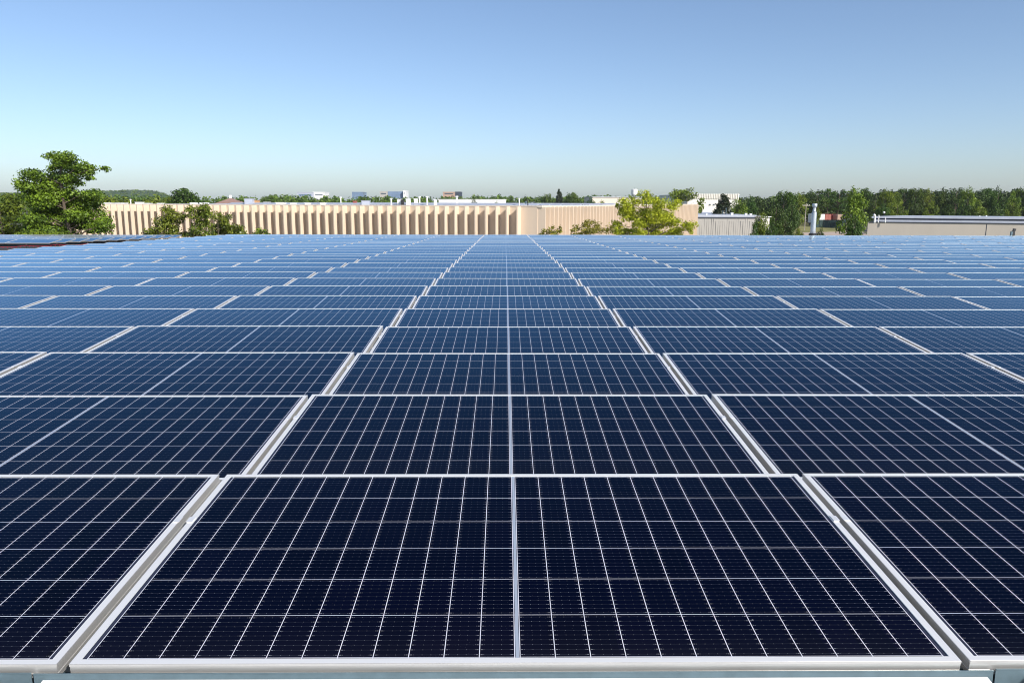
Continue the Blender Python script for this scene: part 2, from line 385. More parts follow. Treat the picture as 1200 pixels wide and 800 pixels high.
tray(-3.2, -1.08, 0.002, 'galvanised mounting tray under the left front panel', -3.1, -1.16)

# lower roof and its building, a red warning rope along its near edge
lb = empty('low_building', M=LOW_M); tag(lb, 'lower black-roofed building beyond the left edge of the main array', 'building')
b = MB(); b.box(-48, -15.5, 24, 49.5, -0.5, -0.16); b.build('roof', M['black_membrane'], lb)
b = MB(); b.box(-47.9, -15.6, 24.1, 49.4, -6.5, -0.502); b.build('wall', M['concrete'], lb)
wl = empty('warning_rope', loc=at(56, 289.8, 32.4)); tag(wl, 'red flagged warning rope strung in front of the lower left panels', 'rope')
b = MB(); A, B = at(-8, 288.6, 32.2) - wl.location, at(104, 285.4, 32.6) - wl.location
N = 44; fl = MB()
for i in range(N):
    P = A.lerp(B, i / N); Q = A.lerp(B, (i + 1) / N); sg = lambda s: -0.05 * math.sin(math.pi * (s * 3 % 1))
    P.z += sg(i / N); Q.z += sg((i + 1) / N); b.tube(P, Q, 0.012, n=5)
    if i % 2 == 0:
        fl.add([P, P + Vector((0.07, 0, 0)), P + Vector((0.035, 0.004, -0.055)), P + Vector((0, .006, 0)), P + Vector((0.07, .006, 0)), P + Vector((0.035, 0.008, -0.055))], [(0, 1, 2), (5, 4, 3), (0, 2, 5, 3), (1, 4, 5, 2), (0, 3, 4, 1)])
b.build('cord', M['red'], wl); tag(fl.build('pennants', M['red'], wl), kind='stuff')
for f in (0.02, 0.34, 0.66, 0.985):
    P = A.lerp(B, f); b = MB(); b.tube(P + Vector((0, .03, 0.05)), P + Vector((0, .03, -0.75)), 0.02); b.box(P.x - .15, P.x + .15, P.y - .12, P.y + .18, P.z - .82, P.z - .75); b.build('post', M['black'], wl)

# flue on the far edge of the roof, small black vent
P = at(952.3, 274.5, 37.2); fz = -0.35
t = empty('flue_pipe', loc=P); tag(t, 'galvanised flue pipe with stepped cap standing behind the array', 'flue')
s = px(37.2)
b = MB(); b.lathe([(3.1 * s, fz), (3.0 * s, 6 * s), (2.9 * s, 24 * s), (2.75 * s, 25 * s)], 24); b.build('lower_pipe', M['flue'], t, True)
b = MB(); b.lathe([(2.85 * s, 25.0 * s), (1.9 * s, 26.6 * s), (1.7 * s, 30.5 * s)], 24); b.build('upper_pipe', M['flue'], t, True)
b = MB(); b.lathe([(1.75 * s, 30.5 * s), (2.7 * s, 31.6 * s), (2.9 * s, 34.8 * s), (1.5 * s, 35.2 * s)], 24); b.build('cap', M['flue'], t, True)
b = MB(); b.lathe([(4.6 * s, fz), (4.4 * s, 0.6 * s), (3.2 * s, 1.3 * s)], 24); b.build('base_collar', M['black'], t)
P = at(1187, 275, 37.0); t = empty('roof_vent', loc=P); tag(t, 'small black vent hood on the far edge of the roof at right', 'vent')
b = MB(); b.box(-1.3 * s, 1.5 * s, -.05, .05, -.3, 4.5 * s); b.build('hood', M['black'], t)
b = MB(); b.box(-2.8 * s, -1.35 * s, -.05, .05, -.3, 3.5 * s); b.build('shield', M['galv'], t)
b = MB(); b.box(-0.6 * s, 1.7 * s, -.06, .06, 4.55 * s, 7.0 * s, M=Matrix.Rotation(0.08, 4, 'Y')); b.build('cap', M['black'], t)

# ------------------------------------------------------------------ beige ribbed building
AL = R(24.5); C0 = at(630, 242.2, 80); TOPZ = C0.z
bb = empty('ribbed_building', loc=(C0.x, C0.y, 0), rz=-AL); tag(bb, 'long beige building with deep vertical concrete fins and flat roof', 'building')
BAY, FD, FT, LW, RW = 1.22, 0.87, 0.13, 76.0, 86.0
b = MB(); b.box(-LW, 0, 0, RW, 0, TOPZ - 0.02); b.build('wall', M['beige'], bb)
b = MB(); b.box(-LW + .3, -0.3, .3, RW - .3, TOPZ - 0.019, TOPZ + 0.01); b.build('roof', M['roofgrey'], bb)
b = MB(); b.box(-LW, -0.001, -0.03, 0.28, TOPZ - 0.018, TOPZ + 0.10); b.box(0.002, FD * 0.6, -0.03, RW, TOPZ - 0.10, TOPZ + 0.10); b.build('coping', M['coping'], bb)
fins = []
for i in range(60):
    x = -1.95 - i * BAY; fins.append((-1 if i < 58 else 999, (x - FT / 2, x + FT / 2, -FD, -0.001)))
rf = [0.06 + i * BAY for i in range(70)]
for i, y in enumerate(rf): fins.append((i, (0.001, FD, y - FT / 2 + .06, y + FT / 2 + .06)))
fins.sort(key=lambda f: f[0])
stuff = MB()
for i, (k, (x0, x1, y0, y1)) in enumerate(fins):
    if i < 100: bq = MB(); bq.box(x0, x1, y0, y1, 0.0, TOPZ - 0.022 if y1 > 0 and x0 >= 0 else TOPZ - 0.019); bq.build('fin', M['beige'], bb)
    else: stuff.box(x0, x1, y0, y1, 0.0, TOPZ - 0.022)
if stuff.v: tag(stuff.build('fins', M['beige'], bb), kind='stuff')
# rows of panels lying low on its roof
for k in range(9):
    y = 3.5 + k * 3.6; nx = 44 - k * 1.0
    t = empty('roof_panel_row', loc=bb.matrix_world @ Vector((0, 0, 0)), rz=-AL); t.location = Vector((C0.x, C0.y, 0)) + Matrix.Rotation(-AL, 3, 'Z') @ Vector((-1.5, y, TOPZ))
    tag(t, 'long blue-grey row of solar panels on the beige building roof, %s row back' % ORD[k + 1], 'solar panels', 'solar rows on the beige building roof')
    b = MB(); b.box(-nx, 0, 0, 1.0, -0.02, 0.02, M=Matrix.Translation((0, 0, .12)) @ Matrix.Rotation(R(9), 4, 'X')); b.build('panels', M['bluemetal'], t)
    b = MB()
    for q in range(int(nx / 2) + 1): b.box(-nx + q * 2, -nx + q * 2 + .06, .8, .86, 0.0, .21)
    b.build('supports', M['galv'], t)

def wall_depth(x):                    # distance from the camera to the left wall of the beige building under pixel x
    d = ray(x, 242); k = d.x / d.y; n = (math.sin(AL), math.cos(AL))
    return (n[0] * (C0.x - EYE.x) + n[1] * (C0.y - EYE.y)) / (n[0] * k + n[1])
# ------------------------------------------------------------------ rooftop equipment on the beige building
def roofbox(name, x, y0, y1, wpx, D, mat, lab, cat, grp=None, lid=True):
    if 'beige' in lab or 'hipped' in lab or 'blue-grey unit' in lab: D = wall_depth(x) + 2.5 + (x * 7 % 5)
    P = at(x, y1, D); s = px(D); h = (y1 - y0) * s; wd = wpx * s
    t = empty(name, loc=P); tag(t, lab, cat, grp)
    b = MB(); b.box(-wd / 2, wd / 2, 0, wd * .7 + .3, -0.5, h); bevel(b.build('housing', mat, t), 0.03)
    if lid: b = MB(); b.box(-wd / 2 - .04, wd / 2 + .04, -.04, wd * .7 + .34, h + .001, h + .05); b.build('lid', mat, t)
    return t
def vent(x, y0, y1, D, lab, r=0.09, cap=True):
    D = wall_depth(x) + 2 + (x * 3 % 6)
    P = at(x, y1, D); h = (y1 - y0) * px(D); t = empty('vent_pipe', loc=P); tag(t, lab, 'vent pipe', 'white vent pipes on the beige building roof')
    b = MB(); b.tube((0, 0, -.6), (0, 0, h * .8), r); b.build('pipe', M['white'], t)
    b = MB(); b.lathe([(r, h * .8), (r * 1.8, h * .84), (r * 1.8, h)], 10); b.build('cap', M['white'], t)
E_ = ' on the beige building roof'
vent(153.5, 233.6, 240.5, 96, 'thin white vent pipe standing alone at the left end of the beige roof', .07)
vent(399.5, 231.0, 239, 100, 'thin white mast left of the reddish box' + E_, .07)
vent(458.5, 232.5, 239, 95, 'white vent pipe just left of the white unit cluster' + E_)
vent(491.7, 230.5, 238, 96, 'tall white vent pipe right of the white unit cluster' + E_)
vent(500.5, 230.3, 238, 96, 'tall white vent pipe, rightmost of the close pair' + E_)
vent(535.3, 230.0, 239, 92, 'tallest white vent pipe, standing in front of the long white roof', .10)
vent(608.5, 232.5, 239, 110, 'thin white vent post left of the dark gooseneck' + E_, .06)
roofbox('rooftop_unit', 415.5, 236, 240.5, 4, 86, M['redbrown'], 'small reddish-brown box' + E_, 'rooftop unit')
roofbox('rooftop_unit', 428, 235.5, 239.5, 9, 92, M['bluemetal'], 'low blue-grey unit right of the reddish box' + E_, 'rooftop unit')
roofbox('rooftop_unit', 468, 234, 238.5, 5, 97, M['white'], 'white box unit with dark one beside it' + E_, 'rooftop unit')
roofbox('rooftop_unit', 471.5, 234.5, 239, 3, 93, M['black'], 'small black box unit between white units' + E_, 'rooftop unit')
roofbox('rooftop_unit', 478, 233.6, 238.5, 5, 98, M['white'], 'white box unit, right one of the cluster' + E_, 'rooftop unit')
roofbox('rooftop_unit', 487, 233.2, 237.8, 4, 104, M['white'], 'white box unit beside the tall vent pair' + E_, 'rooftop unit')
roofbox('rooftop_unit', 510, 234.3, 238, 3.5, 100, M['white'], 'small white box right of the tall vent pair' + E_, 'rooftop unit')
roofbox('rooftop_unit', 291, 233.2, 239.5, 9, 100, M['bluemetal'], 'square blue-grey unit with pale side right of the hipped roof', 'rooftop unit')
roofbox('rooftop_unit', 300.5, 235.2, 240, 5, 97, M['orange'], 'small orange-tan box beside the square blue-grey unit', 'rooftop unit')
rr = random.Random(5)
for k, x in enumerate([122, 131, 141, 162, 171, 187, 226, 238, 312, 328, 343, 360, 378]):
    Dd = 88 + 24 * (1 - (x - 110) / 300)
    roofbox('rooftop_unit', x, 238.0 + rr.uniform(-.7, .6), 240.6, rr.uniform(5, 10), Dd, M['white'],
            'low white roof unit, %s from left in the line along the beige roof edge' % ORD[k + 1], 'rooftop unit', 'low white units along the beige roof edge')
P = at(618.6, 242, 82); t = empty('gooseneck_vent', loc=P); tag(t, 'dark curved gooseneck pipe at the corner of the beige roof', 'vent pipe'); s = px(82)
b = MB(); pts = [Vector((0, 0, -.3)), Vector((0, 0, 5.5 * s))] + [Vector((1.2 * s * (math.cos(a) - 1), 0, 5.5 * s + 1.8 * s * math.sin(a))) for a in (.6, 1.2, 1.8, 2.4, 3.0)]
for p0, p1 in zip(pts, pts[1:]): b.tube(p0, p1, .055)
b.build('pipe', M['black'], t)
b = MB(); b.lathe([(.09, -.25), (.13, 0)], 10, (pts[-1].x, 0, pts[-1].z)); b.build('mouth', M['galv'], t)

# ------------------------------------------------------------------ low grey building with ribbed wall (right of centre)
def oriented(name, x, D, rz, lab, cat='building', grp=None):
    P = at(x, 250, D); t = empty(name, loc=(P.x, P.y, 0), rz=rz); return tag(t, lab, cat, grp)
Dg = 172.0; z_at = lambda y, D: at(600, y, D).z
gx0, gx1 = at(789, 250, Dg).x, at(886, 250, Dg).x
gb = empty('low_grey_building', loc=(gx0, Dg + EYE.y, 0)); tag(gb, 'low grey-beige building with ribbed wall and blue-grey roof edge', 'building')
zt = z_at(254.3, Dg); wdt = gx1 - gx0
b = MB(); b.box(0, wdt, 0, 50, 0, zt); b.build('wall', M['greywall'], gb)
rg = random.Random(3)
b = MB()
for q in range(34):
    x = 1.0 + q * (wdt - 1.3) / 34 + rg.uniform(-.05, .05); b.box(x, x + rg.choice((.08, .12, .2)), -rg.choice((.03, .05, .08)), -.001, 0, zt - .25 - (rg.random() < .4) * 0.5)
tag(b.build('ribs', M['greywall'], gb), kind='stuff')
b = MB(); b.box(-.1, wdt + .1, -.15, 50.1, zt + .002, z_at(251.4, Dg)); b.build('roof', M['bluemetal'], gb)
b = MB(); b.box(-.12, wdt + .12, -.22, -.152, zt - .12, zt + .10); b.build('gutter', M['darkband'], gb)
for i, (x, w_, y0, l_) in enumerate([(828, 2.0, 250.4, 'tiny pale hatch at the left'), (858, 2.6, 249.6, 'white hood near the middle'), (874.5, 2.4, 250.2, 'pale box near the right end'), (880, 2.6, 250.6, 'white box at the far right end')]):
    roofbox('rooftop_unit', x, y0, 252.2, w_, Dg + 1.5, M['white'], l_ + ' of the low grey building roof', 'rooftop unit')
vent2 = [(847, 247.5, 'short pale pipe'), (850.6, 244.5, 'tall pale pipe')]
for x, y0, l_ in vent2:
    P = at(x, 251, Dg + 4); t = empty('vent_pipe', loc=P); tag(t, l_ + ' on the low grey building roof by the dark conifer', 'vent pipe')
    b = MB(); b.tube((0, 0, -.5), (0, 0, (251 - y0) * px(Dg)), .09); b.build('pipe', M['galv'], t); b = MB(); b.lathe([(.1, 0), (.16, .06), (.05, .14)], 8, (0, 0, (251 - y0) * px(Dg))); b.build('cap', M['galv'], t)

# ------------------------------------------------------------------ pale building at right with layered roof edge
Dr = 72.0; A_, B_ = at(1017.3, 260.6, Dr), at(1250, 262.6, Dr - 6)
ang = math.atan2(B_.y - A_.y, B_.x - A_.x); L_ = (B_ - A_).length + 14
pb = empty('pale_low_building', loc=(A_.x, A_.y, 0), rz=ang); tag(pb, 'pale beige low building at right with layered blue-grey roof edge', 'building')
zt = A_.z; s = px(Dr)
SH = Matrix(((1, .5, 0, 0), (0, 1, 0, 0), (0, 0, 1, 0), (0, 0, 0, 1)))
b = MB(); b.box(0, L_, 0, 7, 0, zt, M=SH); b.build('wall', M['palewall'], pb)
b = MB(); b.box(.15, L_, -.06, .2, zt + .002, zt + 0.9 * s); b.build('gutter', M['darkband'], pb)
b = MB(); b.box(.6, L_, .0, .5, zt + 0.92 * s, zt + 3.2 * s); b.build('lower_fascia', M['bluemetal'], pb)
b = MB(); b.box(.4, L_, .35, .6, zt + 3.22 * s, zt + 5.0 * s); b.build('recess', M['darkband'], pb)
b = MB(); b.box(.2, L_, .15, 7, zt + 5.02 * s, zt + 7.0 * s, M=SH); b.build('roof', M['bluemetal'], pb)
for x in (9.6, 17.1): b = MB(); b.box(x, x + .05, -.012, -.001, 0, zt - .02); b.build('joint', M['darkband'], pb)
def on_pb(x, z): return Vector((A_.x, A_.y, 0)) + Matrix.Rotation(ang, 3, 'Z') @ Vector((x, -0.10, z))
for x, lab in ((1024.8, 'white curved gooseneck vent at the left end of the pale building roof'), (1029.4, 'short white stub pipe beside the gooseneck on the pale building roof'), (1037.4, 'thin white post on the lower roof edge of the pale building')):
    D = Dr - .8; P = at(x, 260, D); t = empty('vent_pipe', loc=P); tag(t, lab, 'vent pipe'); h = {1024.8: 7.4, 1029.4: 7.0, 1037.4: 4.6}[x] * s; r = .09 if x < 1026 else .045
    b = MB(); b.tube((0, 0, -.08), (0, 0, h), r); b.build('pipe', M['white'], t)
    b = MB(); b.tube((0, 0, h), (-.14 if x < 1026 else -.03, 0, h + .05), r * 1.1); b.build('elbow', M['white'], t)
for x, y, lab in ((1147.8, 254.2, 'larger white globe vent on the pale building roof'), (1155.8, 253.4, 'smaller white globe vent on the pale building roof')):
    P = at(x, y, Dr + .5); t = empty('globe_vent', loc=P); tag(t, lab, 'vent'); r = 1.4 * s if x < 1150 else 1.0 * s
    b = MB(); b.lathe([(r * math.sin(a), -r * math.cos(a)) for a in [.05 + k * .38 for k in range(9)]], 14); b.build('globe', M['white'], t, True)
    b = MB(); b.tube((0, 0, -r - .25), (0, 0, -r * .8), r * .45); b.build('stem', M['galv'], t)
P = at(1036, 249, Dr + 40); t = empty('lamp_post', loc=P); tag(t, 'white globe lamp on a dark post against the right-hand woods', 'lamp')
b = MB(); b.lathe([(.17 * math.sin(a), -.17 * math.cos(a)) for a in [.05 + k * .38 for k in range(9)]], 12); b.build('globe', M['white'], t, True)
b = MB(); b.tube((0, 0, -P.z), (0, 0, -.15), .06); b.build('post', M['black'], t)
P = at(1128, 258.3, Dr - 1.2); t = empty('rooftop_unit', loc=P); tag(t, 'small dark pipe fitting with pale box on the pale building roof edge', 'rooftop unit')
b = MB(); b.box(-.32, -.08, 0, .2, -.06, .14); b.build('box', M['coping'], t)
b = MB(); b.tube((-.08, .1, .02), (.35, .1, -.02), .05); b.tube((.1, .1, 0), (.1, .1, -.2), .04); b.build('pipe', M['redbrown'], t)

# ------------------------------------------------------------------ buildings farther off
def block(name, x0, x1, y0, D, depth, mat, lab, roofmat=None, zbase=0, teeth=0, windows=(), rz=0):
    P, Q = at(x0, y0, D), at(x1, y0, D); t = empty(name, loc=(P.x, P.y, 0), rz=rz); tag(t, lab, 'building'); wd = Q.x - P.x; h = P.z
    b = MB(); b.box(0, wd, 0, depth, zbase, h); b.build('wall', mat, t)
    b = MB(); b.box(-.2, wd + .2, -.2, depth + .2, h + .002, h + .35 * D / 350); b.build('roof', roofmat or mat, t)
    for (wx0, wx1, wy0, wy1, wm) in windows:
        p, q = at(wx0, wy1, D), at(wx1, wy0, D); f = MB(); f.box(p.x - P.x, q.x - P.x, -.12, -.01, p.z, q.z); wo = f.build('window', wm, t)
        g_ = MB(); g_.box(p.x - P.x - .1, q.x - P.x + .1, -.2, -.125, p.z - .15, p.z - .01); g_.build('sill', mat, wo)
    for k in range(teeth):
        x = (k + .25) * wd / teeth; f = MB(); f.box(x, x + wd / teeth * .5, -.5, -.205, h - 1.6, h + .5); f.build('pier', mat, t)
    return t
block('white_building', 806, 866, 228.4, 330, 60, M['cream'], 'bright white building with piered top edge behind the dark conifer', teeth=30,
      windows=[(830.6, 832.8, 239.0, 240.6, M['glass']), (835.2, 837.6, 239.0, 240.6, M['glass']), (839.8, 842.2, 239.0, 240.6, M['glass'])])
block('brown_roofed_building', 694, 752, 231.4, 300, 30, M['coping'], 'wide grey-tan building half hidden behind the beige roof and bright tree', M['roofgrey'])
block('long_white_building', 514, 593, 234.3, 240, 40, M['white'], 'long low white building beyond the beige roof')
block('blue_office', 348, 367, 226.2, 900, 25, M['bluemetal'], 'far blue-grey office block beside the white block', windows=[(350, 365, 227.5, 229.5, M['blueglass'])])
block('white_office', 366.5, 380, 225.9, 905, 25, M['white'], 'far white office block above the treeline', windows=[(369, 378, 228, 229, M['glass'])])
block('blue_office', 412.5, 425, 225.8, 900, 25, M['blueglass'], 'small far blue office block standing alone above the treeline', windows=[(413.5, 424, 226.2, 227.6, M['blueglass'])])
block('glass_office', 454, 472, 225.4, 950, 28, M['blueglass'], 'far blue glass office between brown and white wings', windows=[(455, 471, 226.2, 228.4, M['blueglass'])])
block('brown_office', 445, 453.6, 225.2, 945, 28, M['greywall'], 'far brown office wing left of the blue glass office', windows=[(446.2, 452.4, 226.3, 227.5, M['glass'])])
block('white_office', 472.4, 475.3, 224.2, 945, 28, M['white'], 'narrow far white tower right of the blue glass office', windows=[(473.2, 474.5, 226, 227, M['glass'])])
block('brick_office', 519, 533, 225.8, 900, 30, M['brick'], 'far pinkish brick office block above the treeline', windows=[(521, 531, 226.6, 227.6, M['glass'])])
block('dark_office', 533.3, 540, 225.6, 905, 30, M['darkband'], 'far dark block beside the pinkish brick office', windows=[(534.5, 539, 226.4, 227.4, M['glass'])])
block('pale_shed', 893, 902, 254.5, 118, 3, M['cream'], 'small pale shed glimpsed behind the small green tree', M['white'])
# hipped roof house
D = 190.0; P = at(248.5, 240.0, D); Q = at(281.5, 240.0, D); apx = at(265, 232.8, D)
t = empty('hip_roofed_house', loc=(P.x, P.y, 0)); tag(t, 'house with reddish hipped roof showing above the beige building', 'house'); wd = Q.x - P.x
b = MB(); b.add([(-.3, -.3, P.z), (wd + .3, -.3, P.z), (wd + .3, wd + .3, P.z), (-.3, wd + .3, P.z), (wd / 2, wd / 2, apx.z + .2), (-.3, -.3, P.z - .25), (wd + .3, -.3, P.z - .25), (wd + .3, wd + .3, P.z - .25), (-.3, wd + .3, P.z - .25)],
               [(0, 1, 4), (1, 2, 4), (2, 3, 4), (3, 0, 4), (5, 6, 1, 0), (6, 7, 2, 1), (7, 8, 3, 2), (8, 5, 0, 3), (8, 7, 6, 5)]); rfm = b.build('roof', M['rooftile'], t)
b = MB(); b.box(wd / 2 - .25, wd / 2 + .25, wd / 2 - .25, wd / 2 + .25, apx.z, apx.z + .9); b.build('finial', M['white'], rfm)
b = MB(); b.box(0, wd, 0, wd, 0, P.z - .252); b.build('wall', M['brick'], t)
# water tower
D = 700.0; P = at(743.3, 231, D); s = px(D); t = empty('water_tower', loc=(P.x, P.y, 0)); tag(t, 'white round water tower far behind the bright yellow-green tree', 'water tower')
b = MB(); zt0 = at(743, 228.5, D).z; zt1 = at(743, 221.6, D).z
b.lathe([(3.3 * s, zt0), (3.5 * s, zt0 + .6), (3.5 * s, zt1 - .5), (2.6 * s, zt1)], 28); b.build('tank', M['white'], t, False)
b = MB(); b.lathe([(1.6 * s, 0), (1.3 * s, zt0 - 2), (2.6 * s, zt0 - .01)], 20); b.build('pedestal', M['white'], t)
b = MB(); b.tube((0, 0, zt1), (0, 0, zt1 + 1.2), .15); b.build('mast', M['galv'], t)

# ------------------------------------------------------------------ yard at right: fence, trailers, utility pole
D = 262.0; s = px(D); P, Q = at(956, 263, D), at(991, 263, D)
t = empty('mesh_fence', loc=(P.x, P.y, 0)); tag(t, 'dark green screened fence across the lawn in front of the red trailers', 'fence'); wd = Q.x - P.x; hz = at(956, 257.6, D).z
hz = max(hz, 1.6)
b = MB(); b.box(0, wd, -.03, .03, .05, hz); b.build('screen', M['greenmesh'], t)
for k in range(9): b = MB(); b.tube((wd * k / 8, -.06, 0), (wd * k / 8, -.06, hz + .15), .05, n=6); b.build('post', M['black'], t)
def trailer(x0, x1, y0, D, mat, lab):
    P, Q = at(x0, y0, D), at(x1, y0, D); t = empty('box_trailer', loc=(P.x, P.y, 0)); tag(t, lab, 'trailer', 'trailers behind the dark fence'); wd = Q.x - P.x; h = P.z
    b = MB(); b.box(0, wd, 0, 10, 1.1, h); bevel(b.build('body', mat, t), .06)
    b = MB(); b.box(.06, wd / 2 - .03, -.05, -.004, 1.25, h - .15); b.build('door', mat, t); b = MB(); b.box(wd / 2 + .03, wd - .06, -.05, -.004, 1.25, h - .15); b.build('door', mat, t)
    b = MB(); b.box(.1, wd - .1, .1, 9.8, .85, 1.098); b.build('chassis', M['black'], t)
    for yy in (1.5, 2.7, 8.5):
        for xx in (.25, wd - .25): b = MB(); b.tube((xx - .14, yy, .5), (xx + .14, yy, .5), .5, n=16); b.build('wheel', M['tyre'], t)
trailer(960, 966.8, 251.0, 276, M['white'], 'white box trailer left of the red trailers behind the dark fence')
trailer(967.2, 974.3, 251.2, 280, M['redbrown'], 'faded red box trailer beside the white trailer')
trailer(975, 980.6, 251, 284, M['red'], 'bright red box trailer, middle of the three red ones')
trailer(981.6, 988.2, 251.4, 280, M['brick'], 'brownish red box trailer, rightmost behind the dark fence')
b0 = at(961, 257.2, 268)
def car(x, D, mat, lab, rz=0):
    P = at(x, 260, D); t = empty('parked_car', loc=(P.x, P.y, 0), rz=rz); tag(t, lab, 'car')
    b = MB(); b.add([(-2.2, -.85, .35), (2.2, -.85, .35), (2.2, .85, .35), (-2.2, .85, .35), (-2.15, -.85, .95), (2.15, -.85, .85), (2.15, .85, .85), (-2.15, .85, .95)], [(0, 3, 2, 1), (4, 5, 6, 7), (0, 1, 5, 4), (1, 2, 6, 5), (2, 3, 7, 6), (3, 0, 4, 7)]); bevel(b.build('body', mat, t), .12, 2)
    b = MB(); b.add([(-1.7, -.8, .93), (1.1, -.8, .90), (1.1, .8, .90), (-1.7, .8, .93), (-1.2, -.65, 1.5), (.4, -.65, 1.5), (.4, .65, 1.5), (-1.2, .65, 1.5)], [(0, 3, 2, 1), (4, 5, 6, 7), (0, 1, 5, 4), (1, 2, 6, 5), (2, 3, 7, 6), (3, 0, 4, 7)]); bevel(b.build('window', M['glass'], t), .05)
    for xx in (-1.35, 1.35):
        for yy in (-.8, .8): b = MB(); b.tube((xx, yy - .1, .33), (xx, yy + .1, .33), .33, n=14); b.build('wheel', M['tyre'], t)
P = at(943.2, 262, 235); t = empty('utility_pole', loc=(P.x, P.y, 0)); tag(t, 'thin grey utility pole in front of the trees left of the flue', 'utility pole'); zt = at(943, 238.5, 235).z
b = MB(); b.tube((0, 0, 0), (0, 0, zt), .16, .10); b.build('pole', M['wood'], t)
b = MB(); b.box(-1.1, 1.1, -.1, .0, zt - .7, zt - .5); b.build('crossarm', M['wood'], t)
for xx in (-1, -.4, .4, 1): b = MB(); b.lathe([(.05, 0), (.09, .1), (.04, .22)], 8, (xx, -.05, zt - .5)); b.build('insulator', M['white'], t)

# ------------------------------------------------------------------ trees
def leaf_cloud(rng, clumps, per_area, size, elong=1.6, fill=0.35, updir=0.35):
    """clumps: (centre, radii); leaves are single rhombic faces spread through the outer part of each clump"""
    V, T = [], []
    for (c, r) in clumps:
        c = np.array(c); r = np.array(r)
        n = max(6, int(3.4 * per_area * (r[0] * r[1] + r[0] * r[2] + r[1] * r[2]) / (size * size)))
        d = rng.normal(size=(n, 3)); d /= np.linalg.norm(d, axis=1)[:, None]
        rad = rng.uniform(fill ** 3, 1, n) ** (1 / 3) * (1 + 0.16 * rng.normal(size=n))
        p = c + d * rad[:, None] * r
        nrm = d * 0.8 + rng.normal(size=(n, 3)) * 0.55 + np.array([0, 0, updir]); nrm /= np.linalg.norm(nrm, axis=1)[:, None]
        a = np.cross(nrm, rng.normal(size=(n, 3))); a /= np.linalg.norm(a, axis=1)[:, None]; bb_ = np.cross(nrm, a)
        s = size * rng.uniform(0.6, 1.3, n)[:, None]
        V.append(np.stack([p + a * s * elong * .5, p + bb_ * s * .5, p - a * s * elong * .5, p - bb_ * s * .5], 1).reshape(-1, 3))
        T.append(np.full(n, np.clip(rng.normal(.5, .32), 0, 1)))
    return np.concatenate(V), np.concatenate(T)
def leaf_mesh(name, V, T, mat):
    n = len(T); me = bpy.data.meshes.new(name)
    me.vertices.add(4 * n); me.vertices.foreach_set('co', V.astype(np.float32).ravel())
    me.loops.add(4 * n); me.loops.foreach_set('vertex_index', np.arange(4 * n, dtype=np.int32))
    me.polygons.add(n); me.polygons.foreach_set('loop_start', np.arange(0, 4 * n, 4, dtype=np.int32))
    at_ = me.attributes.new('tint', 'FLOAT', 'FACE'); at_.data.foreach_set('value', T.astype(np.float32))
    me.materials.append(mat); me.update(calc_edges=True); return me
def wood(base, top, r0, limbs, rng, bend=0.3):
    b = MB(); base, top = Vector(base), Vector(top); n = 7; pts = []
    for i in range(n + 1):
        k = i / n; p = base.lerp(top, k); p.x += bend * math.sin(k * 5 + rng.uniform(0, .5)); p.y += bend * math.cos(k * 4) - bend; pts.append(p)
    for i in range(n): b.tube(pts[i], pts[i + 1], r0 * (1 - .8 * i / n), r0 * (1 - .8 * (i + 1) / n), 8, False)
    for L in limbs:
        L = Vector(L); h = L.z - 0.35 * math.hypot(L.x - base.x, L.y - base.y); k = min(.95, max(.12, (h - base.z) / max(.1, top.z - base.z)))
        j = k * n; i0 = min(n - 1, int(j)); P0 = pts[i0].lerp(pts[i0 + 1], j - i0); mid = P0.lerp(L, .55); mid.z += 0.08 * (L - P0).length
        r = r0 * (1 - .8 * k) * .5; b.tube(P0, mid, r, r * .65, 6, False); b.tube(mid, L, r * .65, r * .2, 6, False)
    return b
def shaped_tree(name, xs, trunk_px, D, clusters, mat, lab, leaf, group=None, dens=1.0, depth=1.0, seed=1, sub=8, trunk_r=None, top_px=None, grow=1.3, flat=1.0):
    """clusters in photo pixels (x, y, rx, ry) at distance D; each is broken into smaller leaf clumps spread in depth"""
    rng = np.random.default_rng(seed); s = px(D); g = at(trunk_px, 260, D)
    t = empty(name, loc=(g.x, g.y, 0)); tag(t, lab, 'tree', group); cl, limbs = [], []
    xs_ = [c[0] for c in clusters]; half = (max(xs_) - min(xs_)) / 2 * s
    for (x, y, rx, ry) in clusters:
        rx *= grow; ry *= grow; P = at(x, y, D); off = (np.array([P.x - g.x, rng.uniform(-1, 1) * half * .6 * depth, P.z])); limbs.append(off)
        for k in range(sub):
            d = rng.normal(size=3); d /= np.linalg.norm(d); d *= rng.uniform(.3, .8)
            c = off + d * np.array([rx * s, rx * s, ry * s]); q = rng.uniform(.38, .66)
            cl.append((c, np.array([rx * s * q, rx * s * q, ry * s * q * 1.1 * flat])))
    V, T = leaf_cloud(rng, cl, .55 * dens, leaf)
    link('crown', leaf_mesh('crown', V, T, mat), t)
    top = at(trunk_px if top_px is None else top_px, min(c[1] for c in clusters) + 3, D)
    wood((0, 0, 0), (top.x - g.x, 0, top.z), trunk_r or max(.12, half * .055), limbs, random.Random(seed)).build('trunk', M['bark'], t, True)
    return t
